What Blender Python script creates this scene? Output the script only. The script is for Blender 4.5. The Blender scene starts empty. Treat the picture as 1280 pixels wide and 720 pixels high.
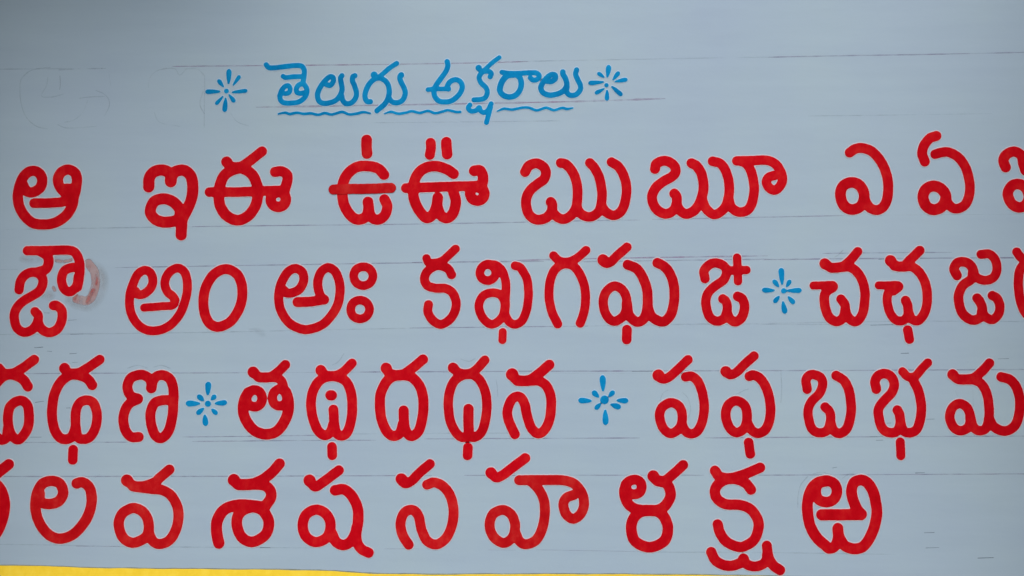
import bpy, math, random
import numpy as np
from mathutils import Vector, Matrix

random.seed(7)
SC = bpy.context.scene
COL = SC.collection
R = math.radians

# ------------------------------------------------------------------ camera
F_PX = 1150.0                 # focal length in pixels of the 1280 px wide photo
DIST = 2.875                  # metres from the wall
CAM_Z = 2.05
YAW, ROLL = R(2.89), R(0.244)
cam_d = bpy.data.cameras.new('Camera')
cam = bpy.data.objects.new('Camera', cam_d)
COL.objects.link(cam)
CAM_ROT = (Matrix.Rotation(YAW, 3, 'Z') @ Matrix.Rotation(R(90), 3, 'X') @ Matrix.Rotation(ROLL, 3, 'Z'))
CAM_LOC = Vector((0.0, -DIST, CAM_Z))
cam.matrix_world = Matrix.Translation(CAM_LOC) @ CAM_ROT.to_4x4()
cam_d.sensor_width = 36.0
cam_d.lens = 36.0 * F_PX / 1280.0
cam_d.clip_start = 0.05
cam_d.clip_end = 500
SC.camera = cam

# ------------------------------------------------------------------ sky, sun, exposure
SUN_EL, SUN_AZ = R(38), R(2)          # in front of the wall, a little to the left
w = bpy.data.worlds.new('World'); SC.world = w; w.use_nodes = True
nt = w.node_tree; nt.nodes.clear()
sky = nt.nodes.new('ShaderNodeTexSky'); sky.sky_type = 'NISHITA'; sky.sun_disc = False
bg = nt.nodes.new('ShaderNodeBackground'); bg.inputs['Strength'].default_value = 0.10
wo = nt.nodes.new('ShaderNodeOutputWorld')
nt.links.new(sky.outputs['Color'], bg.inputs['Color']); nt.links.new(bg.outputs['Background'], wo.inputs['Surface'])
# direction the light comes FROM
sd = Vector((math.sin(SUN_AZ) * math.cos(SUN_EL), -math.cos(SUN_AZ) * math.cos(SUN_EL), math.sin(SUN_EL)))
sky.sun_elevation = SUN_EL
sky.sun_rotation = math.atan2(sd.x, sd.y)
sun_d = bpy.data.lights.new('Sun', 'SUN'); sun_d.energy = 1.3; sun_d.angle = R(55); sun_d.color = (1.0, 0.95, 0.87)
sun = bpy.data.objects.new('Sun', sun_d); COL.objects.link(sun)
sun.rotation_euler = sd.to_track_quat('Z', 'Y').to_euler()
SC.view_settings.view_transform = 'Standard'; SC.view_settings.look = 'None'
SC.view_settings.gamma = 1.0; SC.view_settings.use_curve_mapping = False
SC.view_settings.exposure = 0.63

# ------------------------------------------------------------------ helpers
def on_wall(px, py):
    """point of the wall plane (y = 0) -> its (x, z), from where the photo shows it"""
    d = CAM_ROT @ Vector(((px - 640.0) / F_PX, -(py - 360.0) / F_PX, -1.0))
    t = DIST / d.y
    return d.x * t, CAM_Z + d.z * t

_M = np.array(CAM_ROT)
def on_wall_np(P):
    d = np.stack([(P[:, 0] - 640.0) / F_PX, -(P[:, 1] - 360.0) / F_PX, -np.ones(len(P))], 1) @ _M.T
    t = DIST / d[:, 1]
    return d[:, 0] * t, CAM_Z + d[:, 2] * t

def part(name, verts, faces, mats, parent=None, midx=None, smooth=True, label=None):
    """verts in world space; origin goes to the middle of the shape"""
    V = np.array(verts, float)
    c = (V.min(0) + V.max(0)) / 2
    base = Vector(parent['_base']) if parent is not None and '_base' in parent else Vector((0, 0, 0))
    me = bpy.data.meshes.new(name)
    me.from_pydata([tuple(v) for v in (V - c)], [], faces)
    for m in mats: me.materials.append(m)
    if midx: me.polygons.foreach_set('material_index', midx)
    me.polygons.foreach_set('use_smooth', [smooth] * len(faces))
    me.update()
    o = bpy.data.objects.new(name, me); COL.objects.link(o)
    if parent is not None:
        o.parent = parent
    o.location = Vector(c) - base
    o['_base'] = tuple(c)
    if label: o['label'] = label
    return o

def spline(pts, closed, n=7):
    P = np.array(pts, float)
    if len(P) == 1: return np.array([P[0], P[0] + [0.01, 0, 0]])
    if len(P) == 2 and not closed: return P
    m = len(P); out = []
    for i in range(m if closed else m - 1):
        if closed:
            p0, p1, p2, p3 = P[(i - 1) % m], P[i], P[(i + 1) % m], P[(i + 2) % m]
        else:
            p1, p2 = P[i], P[i + 1]
            p0 = P[i - 1] if i > 0 else 2 * p1 - p2
            p3 = P[i + 2] if i + 2 < m else 2 * p2 - p1
        for k in range(n):
            t = k / n
            out.append(0.5 * (2 * p1 + (p2 - p0) * t + (2 * p0 - 5 * p1 + 4 * p2 - p3) * t * t + (3 * p1 - p0 - 3 * p2 + p3) * t ** 3))
    out.append(P[0] if closed else P[-1])
    return np.array(out)

def parse(s, org, k):
    """'[o]width x,y x,y ...' in tile units -> spline of (x, y, radius) in photo pixels"""
    tok = s.split()
    closed = tok[0][0] == 'o'
    wd = float(tok[0].lstrip('o'))
    pts = []
    for t in tok[1:]:
        a = t.split(',')
        ww = float(a[2]) if len(a) > 2 else wd
        pts.append((org[0] + float(a[0]) / k, org[1] + float(a[1]) / k, ww / k / 2))
    return spline(pts, closed)

def sdf(strokes, X, Y, fillet):
    D = None
    for S in strokes:
        d = np.full(X.shape, 1e3)
        for a, b in zip(S[:-1], S[1:]):
            vx, vy = b[0] - a[0], b[1] - a[1]
            L = vx * vx + vy * vy + 1e-9
            t = np.clip(((X - a[0]) * vx + (Y - a[1]) * vy) / L, 0, 1)
            d = np.minimum(d, np.hypot(X - a[0] - t * vx, Y - a[1] - t * vy) - (a[2] + t * (b[2] - a[2])))
        if D is None: D = d
        else:
            h = np.clip(0.5 + 0.5 * (D - d) / fillet, 0, 1)
            D = D + (d - D) * h - fillet * h * (1 - h)
    return D

def iso(D, xs, ys, level, height):
    """filled iso-region D < level as verts (px, py, height) and faces, with a skirt back to the wall"""
    V, idx, Fc = [], {}, []
    ins = D < level
    cnt = ins[:-1, :-1].astype(int) + ins[1:, :-1] + ins[:-1, 1:] + ins[1:, 1:]
    def corner(j, i):
        k = (0, j, i)
        if k not in idx:
            idx[k] = len(V); V.append((xs[i], ys[j], height(D[j, i])))
        return idx[k]
    def cross(j, i, j2, i2):
        if (j2, i2) < (j, i): j, i, j2, i2 = j2, i2, j, i
        k = (1, j, i, j2, i2)
        if k not in idx:
            a, b = D[j, i] - level, D[j2, i2] - level
            t = min(max(a / (a - b), 0.02), 0.98)
            idx[k] = len(V); V.append((xs[i] + t * (xs[i2] - xs[i]), ys[j] + t * (ys[j2] - ys[j]), height(level)))
        return idx[k]
    for j, i in np.argwhere(cnt > 0):
        cs = [(j, i), (j + 1, i), (j + 1, i + 1), (j, i + 1)]
        if cnt[j, i] == 4:
            Fc.append([corner(*c) for c in cs]); continue
        f = []
        for a, b in zip(cs, cs[1:] + cs[:1]):
            if ins[a]: f.append(corner(*a))
            if ins[a] != ins[b]: f.append(cross(*a, *b))
        if len(f) > 2: Fc.append(f)
    top = len(Fc)
    seen = {}
    for f in Fc:
        for a, b in zip(f, f[1:] + f[:1]): seen[(a, b)] = 1
    low = {}
    for (a, b) in list(seen):
        if (b, a) in seen: continue
        for q in (a, b):
            if q not in low:
                low[q] = len(V); V.append((V[q][0], V[q][1], 0.0))
        Fc.append([b, a, low[a], low[b]])
    return V, Fc

RIM = 1.05          # px, pale sharpening halo put into the colour round each painted stroke
def painted(name, strokes, mats, parent, label=None, rim=RIM, fillet=1.6, cell=0.85, wob=0.10, grow=0.14, thick=1.0, lift=0.0, soft=0):
    A = np.concatenate(strokes)
    pad = 4
    x0, x1 = (A[:, 0] - A[:, 2]).min() - pad, (A[:, 0] + A[:, 2]).max() + pad
    y0, y1 = (A[:, 1] - A[:, 2]).min() - pad, (A[:, 1] + A[:, 2]).max() + pad
    xs = np.arange(x0, x1 + cell, cell); ys = np.arange(y0, y1 + cell, cell)
    X, Y = np.meshgrid(xs, ys)
    D = sdf(strokes, X, Y, fillet) - grow
    ph = random.uniform(0, 6.28)
    D = D + wob * (np.sin(X * 0.31 + ph) * np.sin(Y * 0.27 + 1.7 * ph) + 0.6 * np.sin(X * 0.83 + 2 * ph + Y * 0.41))
    V, Fs, MI = [], [], []
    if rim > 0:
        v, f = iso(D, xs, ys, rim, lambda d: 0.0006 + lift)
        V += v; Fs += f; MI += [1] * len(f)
    def hh(d):
        t = min(max(-d / 3.0, 0), 1)
        return lift + 0.0009 + 0.0005 * thick * t * (2 - t)
    v, f = iso(D, xs, ys, 0.0, hh)
    n = len(V); V += v; Fs += [[q + n for q in g] for g in f]; MI += [0] * len(f)
    P = np.array(V)
    wx, wz = on_wall_np(P)
    o = part(name, np.stack([wx, -P[:, 2], wz], 1), Fs, mats, parent, MI, label=label)
    if soft:
        d = sdf(strokes, P[:, 0][None], P[:, 1][None], fillet)[0]
        at = o.data.attributes.new('worn_edge', 'FLOAT', 'POINT')
        at.data.foreach_set('value', np.clip(1 + d / soft, 0, 1).astype(np.float32))
    return o

# ------------------------------------------------------------------ materials
def mat(name):
    m = bpy.data.materials.new(name); m.use_nodes = True
    n = m.node_tree; b = n.nodes['Principled BSDF']
    return m, n, b
def node(n, t, **kw):
    x = n.nodes.new(t)
    for k, v in kw.items():
        if k in x.inputs: x.inputs[k].default_value = v
        else: setattr(x, k, v)
    return x
def world_pos(n, scale=(1, 1, 1)):
    g = node(n, 'ShaderNodeNewGeometry'); mp = node(n, 'ShaderNodeMapping')
    mp.inputs['Scale'].default_value = scale
    n.links.new(g.outputs['Position'], mp.inputs['Vector'])
    return mp.outputs['Vector']
def noise(n, vec, scale, detail=4, rough=0.55):
    t = node(n, 'ShaderNodeTexNoise'); t.inputs['Scale'].default_value = scale
    t.inputs['Detail'].default_value = detail; t.inputs['Roughness'].default_value = rough
    n.links.new(vec, t.inputs['Vector']); return t.outputs['Fac']
def ramp(n, fac, stops):
    r = node(n, 'ShaderNodeValToRGB'); e = r.color_ramp.elements
    while len(e) < len(stops): e.new(0.5)
    for el, (p, c) in zip(e, stops):
        el.position = p; el.color = (*c, 1) if len(c) == 3 else c
    n.links.new(fac, r.inputs['Fac']); return r.outputs['Color']
def mix(n, fac, a, b, mode='MIX'):
    m = node(n, 'ShaderNodeMix', data_type='RGBA', blend_type=mode)
    if isinstance(fac, float): m.inputs['Factor'].default_value = fac
    else: n.links.new(fac, m.inputs['Factor'])
    for s, v in (('A', a), ('B', b)):
        i = [q for q in m.inputs if q.name == s and q.type == 'RGBA'][0]
        if isinstance(v, tuple): i.default_value = (*v, 1)
        else: n.links.new(v, i)
    return [q for q in m.outputs if q.type == 'RGBA'][0]
def bump(n, b, h, strength, dist):
    x = node(n, 'ShaderNodeBump'); x.inputs['Strength'].default_value = strength; x.inputs['Distance'].default_value = dist
    n.links.new(h, x.inputs['Height']); n.links.new(x.outputs['Normal'], b.inputs['Normal'])

# pale blue distemper on plaster
WALL_C = (0.330, 0.426, 0.512)
m_wall, n, b = mat('pale_blue_wall_paint')
big = noise(n, world_pos(n), 1.6, 5, 0.6)
streak = noise(n, world_pos(n, (0.7, 1, 9.0)), 2.2, 5, 0.6)
c1 = ramp(n, big, [(0.3, (0.320, 0.409, 0.512)), (0.5, WALL_C), (0.72, (0.343, 0.442, 0.502))])
c2 = ramp(n, streak, [(0.3, (0.965, 0.965, 0.975)), (0.7, (1.02, 1.02, 1.015))])
c3 = mix(n, 1.0, c1, c2, 'MULTIPLY')
spk = noise(n, world_pos(n), 55, 3, 0.6)
dirt = ramp(n, spk, [(0.70, (1, 1, 1)), (0.80, (0.90, 0.90, 0.91))])
n.links.new(mix(n, 1.0, c3, dirt, 'MULTIPLY'), b.inputs['Base Color'])
b.inputs['Roughness'].default_value = 0.62
b.inputs['Specular IOR Level'].default_value = 0.3
hb = node(n, 'ShaderNodeMath', operation='ADD')
n.links.new(noise(n, world_pos(n, (1, 1, 2.2)), 5, 3), hb.inputs[0])
hs = node(n, 'ShaderNodeMath', operation='MULTIPLY'); hs.inputs[1].default_value = 0.12
n.links.new(noise(n, world_pos(n), 160, 3), hs.inputs[0]); n.links.new(hs.outputs[0], hb.inputs[1])
bump(n, b, hb.outputs[0], 0.25, 0.006)

def enamel(name, dark, base, light, rough):
    m, n, b = mat(name)
    oi = node(n, 'ShaderNodeObjectInfo')
    f1 = noise(n, world_pos(n), 14, 5, 0.65)
    f2 = noise(n, world_pos(n, (1, 1, 0.55)), 38, 4, 0.7)
    av = node(n, 'ShaderNodeMix', data_type='FLOAT'); av.inputs[0].default_value = 0.38
    n.links.new(f1, av.inputs[2]); n.links.new(f2, av.inputs[3])
    col = ramp(n, av.outputs[0], [(0.34, dark), (0.50, base), (0.66, light)])
    v = node(n, 'ShaderNodeMapRange'); v.inputs['To Min'].default_value = 0.92; v.inputs['To Max'].default_value = 1.06
    n.links.new(oi.outputs['Random'], v.inputs['Value'])
    hsv = node(n, 'ShaderNodeHueSaturation'); n.links.new(col, hsv.inputs['Color']); n.links.new(v.outputs['Result'], hsv.inputs['Value'])
    sp = noise(n, world_pos(n), 95, 2, 0.5)
    spot = ramp(n, sp, [(0.74, (0, 0, 0)), (0.82, (0.5, 0.5, 0.5))])
    n.links.new(mix(n, spot, hsv.outputs['Color'], light), b.inputs['Base Color'])
    b.inputs['Roughness'].default_value = rough
    b.inputs['Specular IOR Level'].default_value = 0.02
    bump(n, b, noise(n, world_pos(n), 70, 3), 0.12, 0.001)
    return m
m_red = enamel('red_enamel', (0.405, 0.001, 0.005), (0.485, 0.002, 0.008), (0.56, 0.014, 0.015), 0.55)
m_red_thin = enamel('thin_red_enamel', (0.41, 0.002, 0.006), (0.495, 0.007, 0.010), (0.57, 0.030, 0.026), 0.5)
m_blue = enamel('blue_enamel', (0.001, 0.155, 0.38), (0.002, 0.205, 0.46), (0.008, 0.26, 0.53), 0.55)
def plain(name, c, rough=0.6):
    m, n, b = mat(name); b.inputs['Base Color'].default_value = (*c, 1); b.inputs['Roughness'].default_value = rough
    b.inputs['Specular IOR Level'].default_value = 0.3
    f = noise(n, world_pos(n), 30, 4)
    n.links.new(ramp(n, f, [(0.3, tuple(q * 0.93 for q in c)), (0.7, tuple(min(1, q * 1.06) for q in c))]), b.inputs['Base Color'])
    return m
m_rim_red = plain('pale_pink_halo', (0.50, 0.465, 0.51))  # colours of the bright fringe painted round the strokes
m_rim_blue = plain('pale_sky_halo', (0.37, 0.52, 0.63))
m_yellow = enamel('yellow_enamel', (0.78, 0.53, 0.035), (0.85, 0.59, 0.045), (0.90, 0.66, 0.075), 0.45)
m_blocker = plain('grey_blocker', (0.20, 0.20, 0.195), 0.9)  # for the added light blockers only
m_ground = plain('packed_earth', (0.20, 0.17, 0.13), 0.95)

def worn(name, c1, c2, lo, hi, amax, scale=(1, 1, 1), sc=22):
    """marks that let the wall show through"""
    m, n, b = mat(name)
    f = noise(n, world_pos(n, scale), sc, 5, 0.65)
    n.links.new(ramp(n, noise(n, world_pos(n), 30, 4), [(0.35, c1), (0.65, c2)]), b.inputs['Base Color'])
    a = ramp(n, f, [(lo, (0, 0, 0)), (hi, (amax, amax, amax))])
    at = node(n, 'ShaderNodeAttribute', attribute_name='worn_edge')
    inv = node(n, 'ShaderNodeMath', operation='MULTIPLY_ADD'); inv.inputs[1].default_value = -1.0; inv.inputs[2].default_value = 1.0
    n.links.new(at.outputs['Fac'], inv.inputs[0])
    mu = node(n, 'ShaderNodeMath', operation='MULTIPLY'); n.links.new(a, mu.inputs[0]); n.links.new(inv.outputs[0], mu.inputs[1])
    n.links.new(mu.outputs[0], b.inputs['Alpha']); b.inputs['Roughness'].default_value = 0.8
    b.inputs['Specular IOR Level'].default_value = 0.1
    return m
m_pencil = worn('purple_grey_pencil', (0.20, 0.19, 0.30), (0.28, 0.22, 0.36), 0.30, 0.66, 0.50, (1, 1, 1), 9)
m_pink = worn('pinkish_pencil', (0.30, 0.21, 0.35), (0.36, 0.27, 0.40), 0.30, 0.66, 0.60, (1, 1, 1), 12)
m_faint = worn('faint_pencil', (0.20, 0.24, 0.30), (0.25, 0.27, 0.33), 0.34, 0.68, 0.24, (1, 1, 1), 14)
m_edge = worn('olive_band_edge', (0.22, 0.24, 0.18), (0.27, 0.29, 0.22), 0.2, 0.5, 0.8, (1, 1, 1), 14)
m_scratch = worn('dark_scratch', (0.06, 0.08, 0.11), (0.10, 0.12, 0.16), 0.2, 0.5, 0.85, (1, 1, 1), 30)
m_wash = worn('grey_wash_stain', (0.34, 0.37, 0.40), (0.42, 0.42, 0.44), 0.25, 0.65, 0.42, (1, 1, 1), 18)
m_residue = worn('pink_paint_residue', (0.42, 0.24, 0.24), (0.43, 0.34, 0.35), 0.22, 0.52, 0.80, (1.6, 1, 0.7), 30)
m_residue2 = worn('red_paint_residue', (0.44, 0.10, 0.10), (0.44, 0.20, 0.19), 0.32, 0.56, 0.70, (1.5, 1, 0.8), 40)

# ------------------------------------------------------------------ setting and wall
def box(name, lo, hi, m, parent=None):
    (x0, y0, z0), (x1, y1, z1) = lo, hi
    V = [(x0, y0, z0), (x1, y0, z0), (x1, y1, z0), (x0, y1, z0), (x0, y0, z1), (x1, y0, z1), (x1, y1, z1), (x0, y1, z1)]
    Fc = [(3, 2, 1, 0), (4, 5, 6, 7), (0, 1, 5, 4), (1, 2, 6, 5), (2, 3, 7, 6), (3, 0, 4, 7)]
    return part(name, V, Fc, [m], parent, smooth=False)

g = part('ground', [(-60, -60, 0), (60, -60, 0), (60, 60, 0), (-60, 60, 0)], [(0, 1, 2, 3)], [m_ground], smooth=False)
g['kind'] = 'structure'

WX0, WX1, WZ1 = -3.6, 3.6, 3.95
wall = box('painted_wall', (WX0, 0.0, 0.0), (WX1, 0.23, WZ1), m_wall)
wall['label'] = 'pale blue plaster wall painted with red Telugu letters, a blue heading and a yellow band'
wall['category'] = 'wall'
wall['kind'] = 'thing'

# yellow band along the foot of the lettering
edge = [(-700, 702), (-300, 704), (0, 707), (35, 707.2), (70, 708.5), (130, 710.5), (190, 711), (250, 711.6), (320, 712.2), (400, 713.3),
        (440, 715.8), (470, 717.6), (540, 718.6), (640, 718.0), (740, 718.0), (820, 718.5), (900, 719.3), (960, 720.4), (1020, 721.5), (1280, 726), (1600, 732), (2000, 740)]
band_x = np.arange(-700, 2001, 8.0)
band_y = np.interp(band_x, [p[0] for p in edge], [p[1] for p in edge]) + 0.22 * np.sin(band_x * 0.071) + 0.15 * np.sin(band_x * 0.19 + 1)
ex, ez = on_wall_np(np.stack([band_x, band_y], 1))
V, Fc = [], []
for x, z in zip(ex, ez):
    V += [(x, -0.0008, z), (x, -0.0008, 0.02), (x, -0.00002, z + 0.0006)]
for i in range(len(ex) - 1):
    a, c = 3 * i, 3 * i + 3
    Fc += [(a + 1, c + 1, c, a), (a, c, c + 2, a + 2)]
part('yellow_band', V, Fc, [m_yellow], wall, smooth=False, label='yellow painted band along the foot of the lettering')

# ------------------------------------------------------------------ lettering
RED = [m_red, m_rim_red]; THIN = [m_red_thin, m_rim_red]; BLUE = [m_blue, m_rim_blue]
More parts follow.
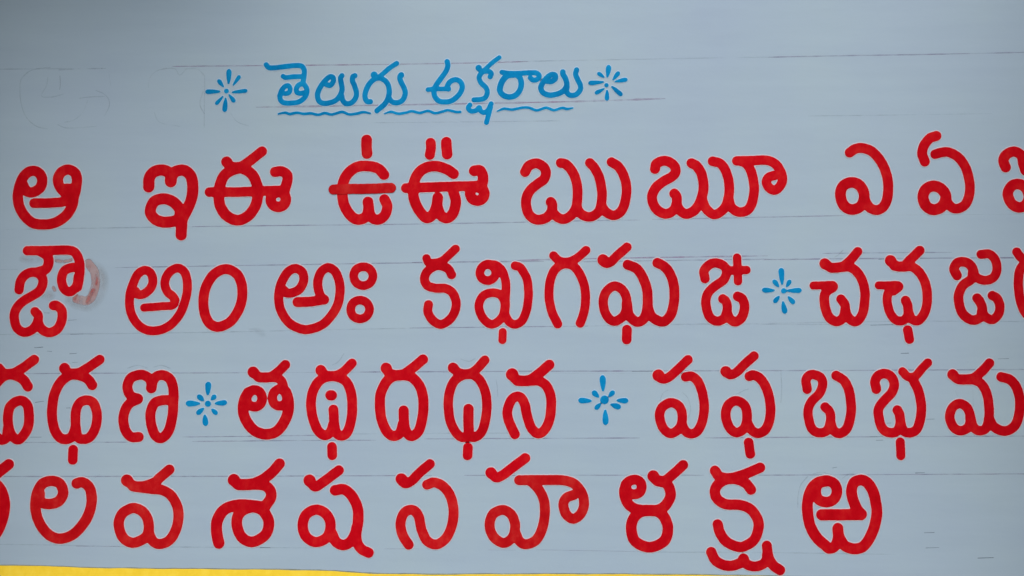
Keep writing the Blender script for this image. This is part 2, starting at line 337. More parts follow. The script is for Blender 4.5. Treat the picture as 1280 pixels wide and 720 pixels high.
# (sign, tile origin, main strokes, {sub-part: strokes});  tile units are fifths of a photo pixel
LET = [
('ఆ', (0,160), ["64 140,345 165,392 203,402 250,375 265,325 245,282 203,268 160,290 128,345 112,425 122,490 155,550 210,595 280,603 350,590 415,545 452,485 463,430 475,380 482,320 466,278 425,260 383,278 363,320 375,368 410,408 440,435",
   "64 415,380 452,380","60 214,470 300,469 390,462 440,440"], {}),
('ఇ', (0,160), ["70 930,368 935,310 968,272 1025,264 1065,290 1068,335","70 1068,332 1075,300 1100,272 1150,265 1192,300 1206,370 1195,450 1165,520 1140,570 1135,620 1133,668",
   "o69 940,520 965,460 1025,443 1085,463 1125,515 1110,572 1030,589 968,568"], {}),
('ఈ', (240,160), ["o67 168,430 178,350 215,285 300,252 370,285 405,350 412,420 395,490 350,550 285,577 220,550 180,495","66 218,212","62 217,213 245,240 300,243 345,218 395,180 438,146",
   "60 110,401 300,400 460,393 580,390","64 520,275 560,271 592,290 598,320 588,360 575,392","o66 587,445 573,413 540,402 506,415 493,447 506,480 540,493 573,480"], {}),
('ఉ', (240,160), ["66 1200,292 1165,255 1100,238 1030,245 975,285 945,345 940,420 955,490 995,550 1040,573 1085,555 1104,510 1100,462","64 1103,510 1125,560 1165,573 1205,545 1221,490 1203,446"], {'cross_bar': ["62 886,385 1000,381 1110,380 1244,374"], 'top_tick': ["66 1092,75 1091,120 1094,160"]}),
('ఊ', (400,160), ["66 835,286 790,257 715,238 645,257 600,307 583,380 590,450 620,515 665,562 705,540 728,490 736,435","66 735,495 755,545 795,563 833,530 849,460 835,405",
   "61 538,376 700,370 850,365 985,362","66 964,268 1000,266 1018,302 1015,345 1000,375","o66 1027,410 1015,380 983,367 951,380 939,410 951,441 983,454 1015,441"],
   {'top_tick': ["62 692,93 693,130 687,168"], 'top_tick.2': ["66 790,89 791,125 795,164"]}),
('ఋ', (640,160), ["62 82,275 105,237 150,221 195,242 212,280 200,320 160,350 112,392 88,450 95,515 122,557 165,574 215,560 246,522 252,480 242,462",
   "61 253,525 285,558 325,569 370,545 402,490 410,400 398,320 370,262 335,226 305,219","60 405,500 435,540 485,556 530,535 555,490 562,400 545,310 515,250 487,219","60 562,490 590,527 637,546 682,520 707,460 716,385 703,310 668,245 622,213"], {}),
('ౠ', (800,160), ["62 93,256 105,222 155,205 205,227 223,265 205,300 150,332 100,372 75,430 90,490 125,525 165,536 205,518 228,480 228,430 214,410",
   "62 228,482 255,520 295,537 345,510 380,450 397,370 385,290 355,240 322,220","60 388,440 410,500 460,540 515,515 547,460 558,370 540,280 505,225 453,208",
   "60 552,445 575,500 622,526 675,510 705,450 713,370 700,290 672,232 640,210","59 605,206 700,204 790,202 845,225 880,275 890,325 872,367 840,389 805,372 790,338 806,308 840,297"], {}),
('ఎ', (1024,160), ["62 190,154 225,131 270,126 330,148 385,210 420,290 431,370 422,450 395,497 355,513 312,495 285,450","o67 132,420 150,362 205,340 255,362 281,420 262,485 207,510 155,485"], {}),
('ఏ', (1024,160), ["60 724,164 770,152 810,152 870,185 915,250 939,340 937,420 908,482 855,505 815,485 790,440","o69 648,430 668,382 715,363 765,383 791,430 770,487 718,511 668,487"], {'top_hook': ["62 732,50 690,66 655,110 643,160 660,210"]}),
('ఐ', (1024,160), ["64 1165,246 1150,200 1175,162 1220,148 1262,172 1275,225 1290,265","64 1290,262 1310,190 1360,152 1410,190 1422,280 1395,380 1350,460 1315,505","o66 1178,412 1200,365 1242,350 1290,375 1310,430 1290,480 1245,496 1200,470"], {}),

('ఔ', (0,296), ["58 172,87 300,86 430,84 475,105 499,165 498,240 485,300 440,343 402,325 386,275 398,220 435,196 480,190","58 490,250 484,315","62 262,95 298,122 304,165 285,203 240,220",
   "58 120,331 130,275 160,237 205,222 248,235 270,275 250,335 200,370 140,407 100,455 90,510 108,570 150,596 200,582 232,540 240,495 220,468","59 240,540 265,580 310,598 360,575 388,515 386,460 355,430 336,430"], {}),
('అ', (0,296), ["55 838,352 885,362 935,330 957,280 940,225 900,210 860,237 835,290 815,350 810,420 825,490 865,550 920,583 990,585 1060,555 1120,490 1155,410 1172,320 1165,250 1145,212 1110,196 1070,212 1040,250 1031,300 1048,345 1080,372 1094,395",
   "44 851,336","50 902,443 1000,435 1080,428 1093,395"], {}),
('ం', (240,296), ["o62 72,410 82,330 120,255 170,213 225,203 285,238 313,310 312,390 290,460 240,530 165,563 110,540 80,480"], {}),
('అ', (240,296), ["57 560,343 615,352 670,328 698,275 690,222 650,199 605,215 570,265 547,330 543,400 560,470 610,540 680,575 740,577 820,545 880,480 915,410 926,330 915,260 890,212 850,193 810,217 790,262 787,310 798,355 812,385",
   "48 578,331","62 660,408 740,405 826,392"], {}),
('ః', (240,296), ["o54 1131,245 1113,288 1071,305 1028,288 1011,245 1028,203 1071,187 1113,203"], {'lower_ring': ["o54 1110,454 1092,496 1050,513 1008,496 992,454 1008,412 1050,396 1092,412"]}),
('క', (512,296), ["56 262,237 240,200 190,180 150,188 110,218 93,262 110,303 160,321 220,322 265,347 290,402 285,460 253,515 195,547 143,520 115,470 118,424","52 106,135 118,160 155,163 205,150 245,115 288,75"], {}),
('ఖ', (512,296), ["o54 439,225 455,188 490,172 525,190 538,226 522,260 487,274 453,260","54 490,173 540,178 580,215 600,280 602,340 597,420 597,480 622,530 660,547 705,520 735,440 743,350 735,270 710,218 688,190 660,181",
   "o54 433,440 455,375 510,350 570,365 598,430 577,505 515,547 460,510"], {'tail_tick': ["50 582,595 580,645"]}),
('గ', (512,296), ["56 926,545 890,470 872,380 876,290 900,218 940,180 985,170 1030,188 1070,245 1095,320 1099,410 1085,490 1066,540","54 900,118 935,150 985,157 1035,140 1068,115 1103,84"], {}),
('ఘ', (720,296), ["o58 170,410 188,345 240,308 293,335 317,400 303,485 240,528 190,490","62 318,420 332,490 380,531 425,510 446,440 445,340 420,260 380,200 323,175","62 448,440 475,500 540,531 590,490 612,410 612,310 587,230 550,185 508,163"],
   {'top_tick': ["70 170,146","58 165,140 185,165 215,158 255,120 318,65"], 'tail_tick': ["60 318,580 317,642"]}),
('ఙ', (720,296), ["58 806,262 800,215 830,177 870,163 920,180 942,218 922,270 870,307 825,352 811,410 825,480 850,515 890,527 928,505 945,450 937,405 917,388","60 945,480 965,515 1000,531 1038,500 1053,440 1040,390 1010,372",
   "52 940,212 1065,208","52 1006,130 1010,200 1012,278"], {}),
('చ', (940,296), ["68 456,170","58 453,166 495,192 560,187 610,150 660,93","59 495,195 560,190 620,193 670,238 700,310 705,390 690,480 652,529 612,515 585,470 580,425 556,390","60 583,465 565,510 525,529 480,500 455,430 453,370 472,332 505,310",
   "50 384,305 450,303 502,302 508,318 478,338"], {}),
('ఛ', (940,296), ["70 866,150","60 864,148 900,183 950,180 990,142 1048,86","59 890,182 950,188 1000,188 1050,228 1085,300 1095,390 1080,470 1040,522 1000,515 980,480 972,430 959,398","56 980,480 950,520 903,522 865,480 845,410 848,360 872,325 910,312",
   "50 792,304 860,303 910,302 918,315 885,342"], {'tail_tick': ["58 972,582 984,640"]}),
('జ', (1024,296), ["60 861,242 842,200 865,162 905,157 945,178 966,228 950,265 900,302 875,350 871,400 890,470 930,510 970,520 1008,500 1019,450 1005,408 986,383","58 1014,470 1045,505 1085,516 1120,482 1128,430 1110,385 1081,367",
   "56 955,232 1000,264 1045,272 1090,252 1111,200 1097,140 1060,108 1010,110"], {}),
('ఝ', (1024,296), ["56 1234,95 1262,130 1310,138 1380,65","o58 1244,290 1258,200 1320,152 1385,200 1402,300 1390,420 1340,510 1285,470 1255,390","56 1400,400 1430,480 1480,500 1520,440 1520,300 1490,230"], {}),

('డ', (0,438), ["60 -8,110 25,142 80,142 140,112 215,57","62 175,226 145,182 90,155 40,155 -10,190 -50,260 -62,360 -58,450 -30,525 5,558 40,545 50,490","o61 50,430 65,350 125,313 170,340 182,410 172,490 118,557 68,520"], {}),
('ఢ', (0,438), ["66 404,112","60 404,112 430,140 490,140 550,108 624,57","62 577,217 550,180 500,157 440,155 385,192 345,262 328,345 327,420 340,490 370,540 410,556 450,538 471,490","o60 472,410 493,335 540,311 585,330 607,400 598,480 565,538 525,555 485,535"], {'tail_tick': ["60 458,620 455,684"]}),
('ణ', (0,438), ["62 862,302 815,280 797,225 820,172 880,152 930,172 947,210 946,237","62 862,304 810,332 780,380 772,440 785,500 820,540 868,541","62 947,232 958,190 985,160 1030,157 1070,190 1085,260 1083,350 1075,430 1050,510 1005,549 965,520 942,440 945,375 970,327 1020,311 1078,312"], {}),
('త', (220,438), ["70 484,137","60 482,134 520,165 590,166 640,132 684,90","58 520,170 600,168 648,180 668,210 672,240","67 452,265 428,312 420,375 440,440 490,500 560,524 630,505 680,440 703,370 702,310 686,258","o60 492,247 525,262 539,300 525,338 492,352 455,338 440,298 458,262","o58 645,242 680,258 696,295 680,335 645,347 613,330 603,292 615,260"], {}),
('థ', (220,438), ["66 906,126","58 905,122 940,155 1000,157 1050,130 1100,80","61 984,370 987,410 990,460 1005,518 1040,533 1072,508 1095,435 1102,350 1093,260 1060,192 1000,164 940,167 890,197 855,260 844,340 858,430 888,500 930,531 965,510 983,460"],
   {'inner_dot': ["64 966,280 974,281"], 'tail_tick': ["60 975,603 977,655"]}),
('ద', (450,438), ["68 164,112","62 163,110 190,146 260,152 320,117 394,56","63 273,376 274,420 280,480 300,523 330,534 368,500 390,420 397,330 380,237 330,172 270,156 210,162 165,197 130,270 125,350 135,430 165,502 205,534 248,518 268,460"], {}),
('ధ', (450,438), ["64 583,110","58 580,107 620,140 680,146 730,116 780,61","59 680,540 720,541 760,508 785,430 793,340 783,260 750,187 700,151 640,156 590,192 560,260 552,340 562,430 590,498 630,540 680,541","64 678,366 678,450 680,520"], {'tail_tick': ["60 675,606 672,656"]}),
('న', (450,438), ["76 951,150","64 948,150 985,186 1050,188 1110,152 1183,90","61 985,190 1060,190 1120,192 1165,222 1190,280 1195,350 1182,440 1150,500 1110,519 1070,482 1045,410 1030,340 1010,300 980,288 945,312 922,375 930,440 968,524"], {}),
('ప', (700,438), ["59 785,165 825,163 865,200 893,280 901,360 890,440 862,500 822,521 785,505 764,465","o59 622,410 640,355 693,327 745,350 764,410 750,480 695,519 645,485"], {'top_tick': ["74 615,156","58 612,154 640,178 690,160 800,58"]}),
('ఫ', (890,438), ["60 233,162 260,154 305,180 345,250 364,340 362,420 337,490 292,518 250,500 225,460","o60 85,395 105,338 150,315 200,340 219,400 205,480 152,513 105,475"],
   {'top_tick': ["68 88,133","58 84,130 115,152 155,135 200,90 262,35"], 'tail_tick': ["60 229,575 233,610 239,647"]}),
('బ', (890,438), ["58 595,243 587,185 610,155 640,152 680,172 691,215 670,270 625,315 603,360 602,420 625,490 670,515 718,500 741,440 735,385 706,353","60 741,455 760,500 797,519 840,490 864,420 869,340 855,250 825,190 775,157"], {}),
('భ', (1024,438), ["60 357,242 348,195 370,157 410,145 450,165 468,210 455,260 410,310 375,355 370,405 390,480 430,512 480,508 506,460 502,405 488,373","60 508,460 530,505 570,514 610,490 633,420 637,340 620,255 590,190","54 520,132 555,165 600,160 640,115 678,77"], {'tail_tick': ["56 506,572 510,658"]}),
('మ', (1024,438), ["66 835,152","60 832,150 870,180 950,177 1010,137 1063,80","59 880,180 960,184 1010,207 1045,265 1060,350 1060,420 1042,485 1002,502 965,480 943,420","o59 815,415 835,355 880,333 925,360 944,420 930,480 883,502 838,478","61 1062,430 1095,480 1160,504 1222,470 1250,390 1252,300 1230,227 1190,182 1137,166"], {}),

('ర', (0,576), ["66 55,22 0,65 -60,112 -120,102 -150,70","o68 30,290 5,180 -60,130 -125,180 -150,290 -130,400 -60,480 -5,420"], {}),
('ల', (0,576), ["65 255,262 315,270 370,250 396,195 372,140 320,126 268,142 235,195 222,270 230,340 260,410 310,465 370,486 440,470 500,420 550,345 573,260 568,190 545,150 510,134 480,141","62 250,205 250,222"], {}),
('వ', (0,576), ["75 795,123","62 793,121 835,155 900,157 970,132 1000,105 1060,54","63 835,160 940,175 1010,182 1070,217 1108,285 1116,350 1100,430 1060,495 1000,520 955,500 930,450","o64 743,400 765,330 835,295 900,325 930,395 915,472 835,512 770,480"], {}),
('శ', (230,576), ["75 313,121","66 310,118 345,148 420,145 490,117 550,72 598,18","66 340,148 450,148 510,157 542,190 543,230 515,275","70 218,514 204,440 210,370 250,308 320,279 400,277 500,290","o67 330,390 350,325 420,290 490,310 530,380 510,460 430,506 360,475"], {}),
('ష', (230,576), ["66 945,184 1000,179 1050,220 1085,295 1088,380 1072,450 1040,505 995,526 950,505 925,455","o64 742,405 765,335 830,305 890,335 917,400 895,475 828,508 765,475","64 1078,420 1080,500 1108,550 1154,574"], {'top_tick': ["75 786,124","62 782,120 818,160 860,140 968,59"]}),
('స', (480,576), ["62 270,149 315,135 370,160 415,220 435,310 425,400 390,480 330,522 270,500 235,430 218,350 190,312 155,308 120,335 103,400 120,470 155,524"], {'top_tick': ["73 112,116","61 105,112 130,140 170,127 220,77 287,20"]}),
('హ', (600,576), ["62 245,121 400,120 520,122 590,145 638,205 650,270 630,330 585,362 540,335 521,275 540,232 588,212","62 315,125 368,180 400,250 405,330 390,420 350,495 290,521 250,505 224,455","o62 60,405 80,335 140,307 195,335 219,400 205,475 148,513 85,475"], {'top_tick': ["69 70,76","62 68,74 100,103 140,90 200,45 283,-17"]}),
('ళ', (760,576), ["o62 210,163 198,196 165,209 130,198 112,163 128,130 165,118 198,130","66 112,150 102,195 115,250 150,290 210,308 300,308 350,287 386,235 389,190 368,145 325,125","73 283,96","62 282,95 310,128 360,120 420,72 470,26","o67 145,425 160,360 200,322 255,310 315,320 355,358 374,425 350,502 258,540 170,502"], {}),
('క్ష', (760,576), ["64 668,62 700,100 770,107 850,85 950,43","64 893,180 860,140 800,115 740,117 690,145 667,190 685,240 740,272 820,275 890,302 932,360 941,415 915,490 860,530 810,537 740,505 700,450 685,397",],
   {'subscript': ["64 645,570 670,620 720,650 780,655 830,635 846,612","62 846,613 870,648 920,660 975,640 997,590 992,530","64 995,590 1030,650 1075,683"]}),
('ఱ', (980,576), ["o66 264,258 310,240 331,192 312,142 264,125 215,142 198,192 215,240","68 264,125 205,140 165,190 147,260 148,330 165,410 205,480 260,530 285,547 320,530 338,480 336,422","68 345,480 380,530 440,550 500,530 550,450 578,350 575,270 555,190 520,137 480,120 437,137 422,185 430,240 455,300 482,335","70 236,337 360,337 480,335"], {}),
]
for sign, org, main, subs in LET:
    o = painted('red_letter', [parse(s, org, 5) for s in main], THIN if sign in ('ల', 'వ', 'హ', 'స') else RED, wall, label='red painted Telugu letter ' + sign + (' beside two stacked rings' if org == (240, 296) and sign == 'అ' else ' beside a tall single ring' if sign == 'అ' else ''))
    for nm, st in subs.items():
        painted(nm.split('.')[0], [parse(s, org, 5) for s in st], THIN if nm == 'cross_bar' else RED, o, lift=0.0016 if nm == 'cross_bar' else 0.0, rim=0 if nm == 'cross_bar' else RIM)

HEAD = [
('తె', (250,66), ["48 662,120 690,148 750,150 850,138 960,128 1018,135 1043,175 1040,240 1030,300","46 832,236 860,248 930,240 1020,238","48 800,430 805,470 840,500 920,503 990,490 1045,450 1068,400 1065,350 1030,312 985,325 963,365 975,398 1010,406 1050,398","46 800,430 815,380 850,338 885,330 902,360 892,395 860,408 822,402"], {}),
('లు', (380,66), ["50 225,318 265,325 294,285 288,247 255,242 210,282 160,350 135,420 150,480 190,505 260,500 320,475 360,430 381,370 372,300 366,255 380,230","50 378,430 388,475 422,509 475,500 515,455 525,400 505,330 485,280 490,240 510,230"], {}),
('గు', (380,66), ["66 702,222","46 700,228 740,245 790,210 860,150 928,106","50 665,490 630,485 610,440 620,380 655,310 710,262 770,256 830,300 852,370 845,440 810,510 730,580","50 850,450 880,490 930,500 985,475 1012,410 1000,350 970,290 957,245 972,225","58 972,224"], {}),
('అ', (520,66), ["50 312,88 318,130 300,185 255,250 205,320 180,380 190,440 230,483 290,492 360,478 430,420 462,350 445,292 395,270 342,290 315,335 325,362","44 120,369 200,362 322,362"], {}),
('క్ష', (520,66), ["60 626,152","42 625,158 655,185 695,162 760,102 833,47","48 742,240 752,205 720,185 665,195 632,245 650,300 700,350 712,400 690,450 640,467 580,471"],
   {'subscript': ["46 540,522 522,552 550,583 600,578 632,548 645,580 680,598 720,575 752,510","48 745,545 725,620 705,696"]}),
('రా', (520,66), ["48 860,195 930,207 1050,205 1150,200 1205,203 1233,234 1212,266 1170,273 1142,250","54 838,370 860,290 910,235 975,222","o54 838,370 860,290 910,232 980,217 1035,245 1053,310 1035,380 990,428 930,442 870,422"], {}),
('లు', (650,66), ["52 262,283 310,288 352,260 350,224 310,221 260,260 220,315 209,360 235,403 300,424 380,410 440,375 468,320 455,260 430,215 428,192","50 470,340 467,390 500,424 560,418 602,370 602,320 577,270 556,215 566,172"], {}),
]
for sign, org, main, subs in HEAD:
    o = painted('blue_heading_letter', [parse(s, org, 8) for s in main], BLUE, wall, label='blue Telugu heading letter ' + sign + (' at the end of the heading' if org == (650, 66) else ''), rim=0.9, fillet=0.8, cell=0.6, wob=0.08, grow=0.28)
    for nm, st in subs.items():
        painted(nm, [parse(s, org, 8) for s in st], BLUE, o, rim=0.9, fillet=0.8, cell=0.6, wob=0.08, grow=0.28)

WAVE = [("first wavy blue underline, below the start of the heading", (380,66), "26 -255,612,14 -190,600 -140,612 -70,600 0,611 70,606 140,620 210,604 280,617 380,592 450,616 530,608 595,594 660,606,18"),
        ("middle wavy blue underline of the heading", (380,66), "25 805,609,10 870,591 940,609 1020,599 1080,585 1160,601 1240,582 1310,604 1380,590 1440,575 1520,592 1562,592"),
        ("last wavy blue underline of the heading", (520,66), "25 812,585,10 880,560 960,568 1060,550 1130,550 1210,576 1300,550 1380,574 1460,552 1510,562 1568,552,14")]
for lab, org, s in WAVE:
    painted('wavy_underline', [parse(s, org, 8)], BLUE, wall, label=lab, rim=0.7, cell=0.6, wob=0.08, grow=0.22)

FLO = [("beside the start of the heading", (250,66), 8, (266,383,48), "292,163,286,312,52 402,228,330,328,38 180,268,238,345,42 55,390,205,388,48 475,378,318,397,42 158,518,232,434,36 246,592,259,448,50 350,495,288,415,42"),
       ("at the end of the heading", (650,66), 8, (865,325,42), "890,122,872,248,52 994,190,925,275,44 1075,265,945,290,42 683,305,840,292,46 773,198,845,248,40 750,408,845,358,40 870,480,870,370,46 1022,428,915,335,46"),
       ("in the second row of letters", (940,296), 5, (198,338,34), "182,195,188,300,36 240,270,214,315,28 132,270,168,314,30 62,333,142,335,32 310,335,215,337,32 135,412,172,370,30 207,480,192,402,34 265,418,224,372,30"),
       ("left one in the third row of letters", (220,438), 5, (200,333,38), "203,195,199,280,38 250,280,220,310,30 135,280,175,316,34 62,332,152,332,38 320,325,242,332,34 130,398,176,360,32 187,472,180,400,36 258,400,222,365,30"),
       ("right one in the third row, with a large round centre", (700,438), 5, (278,309,54), "265,155,270,256,38 340,254,304,290,32 202,254,244,294,34 114,312,198,316,36 428,315,352,312,34 220,368,256,330,30 285,466,283,370,38 380,358,314,336,36")]
for lab, org, k, (dx, dy, dw), pet in FLO:
    dot = painted('blue_flower', [parse('%g %g,%g' % (dw, dx, dy), org, k)], BLUE, wall, label='blue eight petalled flower ' + lab, rim=0.7, cell=0.6, wob=0.08)
    for p in pet.split():
        ax, ay, bx, by, pw = map(float, p.split(','))
        L = math.hypot(bx - ax, by - ay); ux, uy = (bx - ax) / L, (by - ay) / L
        pts = []
        for t, q in ((0.36 * pw / L, .72), (0.5 * pw / L + .06, 1.0), (.62, .80), (1 - .2 * pw / L, .38)):
            pts.append('%g,%g,%g' % (ax + ux * L * t, ay + uy * L * t, pw * q))
        painted('petal', [parse('%g ' % pw + ' '.join(pts), org, k)], BLUE, dot, rim=0.7, cell=0.6, wob=0.12)

# ------------------------------------------------------------------ pencil guide lines, scratches, stains
_lift = [0.00012]
def pencil(name, pts, wd, m, jit=0.35, org=(0, 0), k=1.0, label=None):
    _lift[0] += 0.000003
    S = spline([(org[0] + a / k, org[1] + c / k, wd / 2) for a, c in pts], False, max(3, int(60 / max(1, len(pts)))))
    n = len(S)
    P = []
    for i in range(n):
        a, c = S[max(i - 1, 0)], S[min(i + 1, n - 1)]
        tx, ty = c[0] - a[0], c[1] - a[1]; L = math.hypot(tx, ty) + 1e-9
        r = S[i][2] * random.uniform(1 - jit, 1 + jit) * min(1, 0.35 + min(i, n - 1 - i) / 3)
        P += [(S[i][0] - ty / L * r, S[i][1] + tx / L * r), (S[i][0] + ty / L * r, S[i][1] - tx / L * r)]
    P = np.array(P); x, z = on_wall_np(P)
    return part(name, np.stack([x, np.full(len(x), -_lift[0]), z], 1), [(2 * i, 2 * i + 2, 2 * i + 3, 2 * i + 1) for i in range(n - 1)], [m], wall, smooth=False, label=label)

G = [  # points, width px, material
 ([(-60, 87), (0, 86.5), (70, 86), (132, 85.8)], 1.3, m_faint), ([(215, 83), (420, 81.2), (560, 79.3), (660, 77)], 1.3, m_pink), ([(640, 77), (800, 74), (980, 71)], 1.2, m_faint),
 ([(960, 71.5), (1060, 69.5), (1160, 68), (1300, 65)], 1.3, m_pencil),
 ([(320, 134), (430, 132.3), (585, 129.6), (700, 127.3), (760, 125.6), (832, 123.2)], 2.0, m_pink), ([(460, 153.5), (560, 152.6), (700, 151)], 1.1, m_faint), ([(1010, 145), (1100, 144), (1240, 142)], 1.1, m_faint),
 ([(8, 287), (128, 285), (250, 283.2)], 1.4, m_faint), ([(240, 283.3), (360, 281.8), (500, 280.4), (640, 278)], 1.2, m_pencil), ([(640, 278), (730, 276), (800, 275)], 1.2, m_pencil), ([(815, 274.5), (950, 271.6), (1056, 269.4)], 1.2, m_pencil), ([(1100, 269), (1300, 267.5)], 1.1, m_faint),
 ([(-40, 337.5), (22, 336.6)], 1.2, m_pencil), ([(144, 334.5), (250, 332.7), (380, 330.6), (535, 328.2)], 1.3, m_pencil), ([(515, 328.2), (600, 327.2), (680, 326.6)], 1.6, m_pencil), ([(640, 325.5), (780, 322.5), (960, 319.8)], 1.6, m_pink), ([(720, 327.2), (850, 325.4), (965, 324)], 1.5, m_pencil),
 ([(955, 324.6), (1080, 323.2), (1300, 322)], 1.4, m_pencil), ([(1028, 316.8), (1095, 316), (1190, 315.4)], 1.1, m_pencil), ([(1098, 324), (1112, 323.4)], 1.6, m_scratch),
 ([(-40, 418.4), (60, 417.8), (160, 416.8), (292, 415)], 1.2, m_faint), ([(280, 415), (400, 412.5), (520, 410)], 1.1, m_faint), ([(512, 410), (640, 408.6), (735, 407.6)], 1.3, m_pencil), ([(730, 407.6), (900, 405), (1090, 406)], 1.4, m_faint), ([(960, 404), (1140, 401.5), (1300, 402)], 1.1, m_faint), ([(1088, 406.4), (1118, 405.8)], 1.6, m_scratch),
 ([(-40, 467.4), (150, 466.4), (300, 466)], 1.3, m_pencil), ([(290, 466), (470, 465)], 1.2, m_pencil), ([(450, 465), (640, 464.2), (830, 463.6)], 1.5, m_pencil), ([(790, 464.3), (824, 463.9)], 1.3, m_scratch), ([(690, 466.5), (830, 467)], 1.0, m_faint), ([(820, 463.6), (1040, 463), (1300, 461.8)], 1.3, m_pencil),
 ([(-40, 553.4), (70, 553), (160, 552.6)], 1.2, m_pencil), ([(228, 546.2), (330, 545.1), (400, 544)], 1.2, m_pencil), ([(240, 551.8), (380, 550.6), (470, 550.2)], 1.2, m_pencil), ([(440, 542.4), (540, 541.7), (640, 541.3)], 1.1, m_faint), ([(530, 548.6), (660, 548), (800, 547.4)], 1.2, m_pencil), ([(740, 547.6), (760, 547.4)], 1.6, m_faint), ([(880, 547.4), (1090, 546), (1300, 545)], 1.2, m_pencil), ([(1087, 546), (1110, 545.6)], 1.4, m_scratch),
 ([(-40, 595.6), (110, 595.5), (252, 595.4)], 1.3, m_pencil), ([(228, 595.5), (370, 595), (540, 594.4)], 1.2, m_pencil), ([(580, 594.2), (740, 594), (880, 594)], 1.2, m_pencil), ([(940, 594), (1100, 593.2), (1300, 592.2)], 1.2, m_pencil),
 ([(-40, 680), (50, 681), (130, 683)], 1.4, m_faint), ([(95, 682.6), (150, 682.8)], 1.5, m_pencil), ([(130, 683.2), (260, 684), (390, 684.8)], 1.1, m_faint), ([(325, 684.6), (338, 684.6)], 1.7, m_scratch), ([(480, 686), (524, 686)], 1.4, m_pencil), ([(610, 687.4), (645, 687.6)], 1.4, m_pencil), ([(670, 687.2), (800, 689.4)], 1.2, m_pencil), ([(800, 690), (950, 690.6), (1120, 693)], 1.2, m_faint),
]
G.append(([(float(q), float(r) - 0.7) for q, r in list(zip(band_x, band_y))[::4]], 1.5, m_edge))  # thin darker olive strip along the top edge of the yellow band
for pts, wd, m in G:
    pencil('pencil_and_edge_line', pts, wd, m)
D_ = [((1155, 666), (1168, 665.6), 1.2), ((1157, 684.9), (1174, 684.4), 1.4), ((1222, 697.6), (1242, 697), 2.1), ((1144, 591.2), (1156, 590.9), 1.5), ((1126, 441.7), (1136, 441.4), 1.7), ((1247, 448.6), (1261, 448.2), 1.1),
      ((43, 434.6), (54, 433.8), 1.8), ((59, 438.8), (65, 439.4), 1.3), ((87, 442.2), (96, 441.6), 1.6), ((90, 453.2), (97, 452.8), 1.3), ((88, 418), (104, 417.3), 1.2), ((85, 400.4), (96, 399.7), 1.2), ((55, 391), (62, 391.3), 1.3),
      ((44, 503), (55, 501.5), 1.2), ((83, 510), (88, 509.8), 1.3), ((1155, 524), (1168, 523.8), 1.1), ((1095, 550.5), (1104, 550.1), 1.1), ((1040, 585), (1046, 584), 1.0), ((38, 546.5), (52, 546.3), 1.4), ((1108, 529), (1114, 528.7), 1.2), ((433.5, 602.8), (434, 606), 1.2)]
for a, c, wd in D_:
    pencil('scratch_mark', [a, c], wd, m_scratch, jit=0.5)
GH = [  # faint left-over pencil sketches of letters: tile, scale, points
 ((0, 0), 4, [(100, 420), (110, 390), (150, 355), (200, 342), (255, 338)]), ((0, 0), 4, [(100, 415), (103, 500), (128, 580), (180, 630), (240, 645)]), ((0, 0), 4, [(290, 350), (400, 345), (530, 342)]),
 ((0, 0), 4, [(240, 385), (232, 430), (208, 480), (260, 485), (320, 470)]), ((0, 0), 4, [(300, 378), (302, 420), (298, 450)]), ((0, 0), 4, [(478, 452), (520, 470), (545, 500), (545, 535), (522, 580)]),
 ((0, 0), 4, [(395, 492), (450, 485), (525, 482)]), ((0, 0), 4, [(440, 500), (415, 560), (370, 600), (320, 612)]), ((0, 0), 4, [(285, 622), (340, 640), (485, 632)]), ((0, 0), 4, [(545, 370), (555, 430)]),
 ((0, 0), 4, [(742, 440), (750, 390), (790, 352), (870, 342), (898, 375), (932, 345)]), ((0, 0), 4, [(920, 345), (985, 345), (1024, 380)]), ((0, 0), 4, [(1024, 378), (1022, 500), (1021, 640)]), ((0, 0), 4, [(1016, 455), (1000, 520), (1022, 570)]),
 ((0, 0), 4, [(770, 560), (800, 612), (900, 632)]), ((0, 0), 4, [(1150, 560), (1185, 608), (1245, 630)]),
 ((0, 438), 5, [(795, 112), (860, 94), (925, 110)]), ((0, 438), 5, [(955, 106), (1010, 94), (1065, 112)]), ((700, 438), 5, [(625, 322), (640, 272), (680, 245)]), ((700, 438), 5, [(765, 262), (800, 300), (816, 370), (795, 440)]),
 ((980, 576), 5, [(150, 95), (105, 150), (88, 220), (86, 295)]), ((980, 576), 5, [(180, 82), (240, 72), (300, 88)]), ((980, 576), 5, [(365, 110), (400, 85), (440, 78)]), ((450, 438), 5, [(850, 180), (858, 230), (862, 290)]), ((220, 438), 5, [(1052, 16), (1015, 70), (975, 92)]),
 ((450, 438), 5, [(625, 52), (680, 68), (722, 50)]), ((940, 296), 5, [(505, 135), (540, 112), (570, 82)]), ((890, 438), 5, [(150, 275), (200, 250), (230, 240)]), ((890, 438), 5, [(430, 120), (435, 240), (430, 330)]), ((0, 576), 5, [(590, 110), (625, 84)]),
 ((1024, 438), 5, [(960, 240), (962, 350)]), ((1024, 438), 5, [(850, 250), (865, 290)]),
]
for org, k, pts in GH:
    pencil('pencil_sketch_trace', pts, 1.15, m_faint, org=org, k=k)

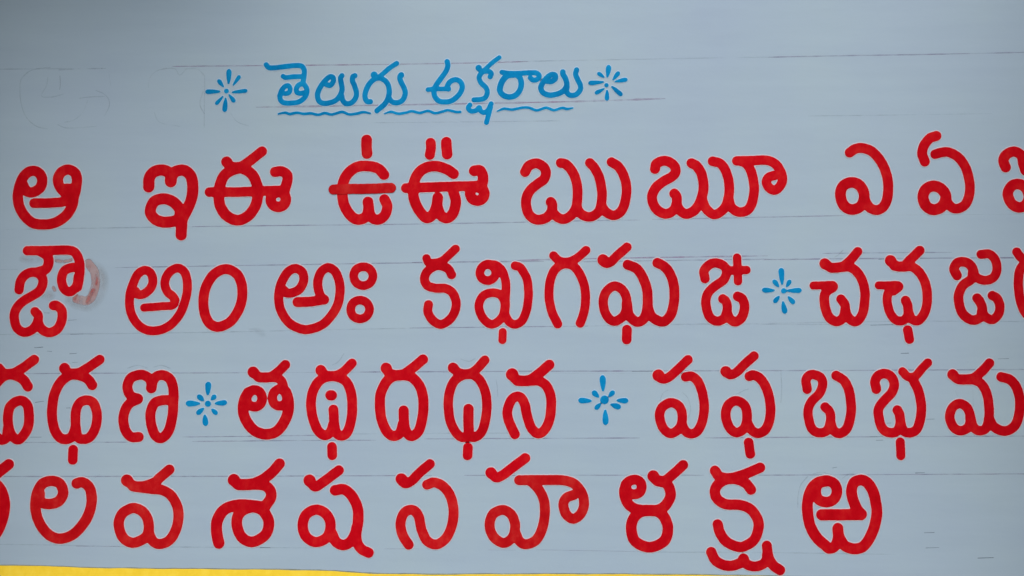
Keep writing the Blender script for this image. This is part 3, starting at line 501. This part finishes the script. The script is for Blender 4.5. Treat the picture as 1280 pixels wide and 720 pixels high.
ST = [('grey_wash_stain', m_wash, 8, ["90 230,190 330,200 430,190"], None), ('grey_wash_stain', m_wash, 8, ["90 540,190 620,200 700,190"], None), ('grey_wash_stain', m_wash, 8, ["120 500,560 440,540"], None),
      ('grey_wash_stain', m_wash, 8, ["120 900,230 1000,300 1040,420 1000,560 900,660 780,650 700,600"], 'grey scrubbed patch round the repainted letter'),
      ('paint_residue', m_residue, 8, ["100 885,235 945,320 955,430 925,555 870,605 770,592"], 'pinkish left-over paint of a wiped out loop'),
      ('paint_residue', m_residue2, 8, ["34 958,350 972,400 962,440"], None), ('paint_residue', m_residue2, 8, ["50 935,500 890,580 875,620"], None), ('paint_residue', m_residue2, 8, ["40 770,555 745,590"], None),
      ('paint_residue', m_residue, 8, ["40 545,205 640,215 715,200"], None), ('paint_residue', m_residue, 8, ["44 535,475 548,500"], None)]
for i, (nm, m, k, st, lab) in enumerate(ST):
    painted(nm, [parse(s, (0, 300), k) for s in st], [m], wall, label=lab, rim=0, thick=0.02, wob=0.9, lift=-0.00066 + i * 0.00004, soft=6 if m is m_wash else 1.6)
painted('grey_wash_stain', [parse("70 360,580,20 395,578,30 430,600,60 460,620,20", (240, 296), 5)], [m_faint], wall, rim=0, thick=0.02, wob=0.8, lift=-0.0006, soft=4, label='small grey smear below the first row ring letter')

# ------------------------------------------------------------------ unseen ledge and piers, added to shade the top left corner and sides
lx, lz = on_wall(0, 0)
sh = box('added_shade_ledge', (WX0, -1.30, lz + 0.66), (lx + 0.92, -0.002, lz + 0.76), m_blocker)
sh['label'] = 'grey ledge added out of view to shade the top left corner of the wall'
sh['category'] = 'light blocker'
rx, rz = on_wall(1280, 360)  # piers added beyond both frame edges to dim the sides of the wall
for lab, x0, x1, dp in (('grey blocker added out of view to dim the right side of the wall', rx + 0.30, rx + 0.60, 1.10),
                    ('grey blocker added out of view to dim the left side of the wall, under the ledge', lx - 0.54, lx - 0.24, 0.95)):
    pr = box('added_shade_pier', (x0, -dp, 0.0), (x1, -0.002, WZ1 if x0 > 0 else lz + 0.657), m_blocker)
    pr['label'] = lab; pr['category'] = 'pier'; pr['group'] = 'added light blockers beside the wall'

for o in bpy.data.objects:
    if '_base' in o: del o['_base']
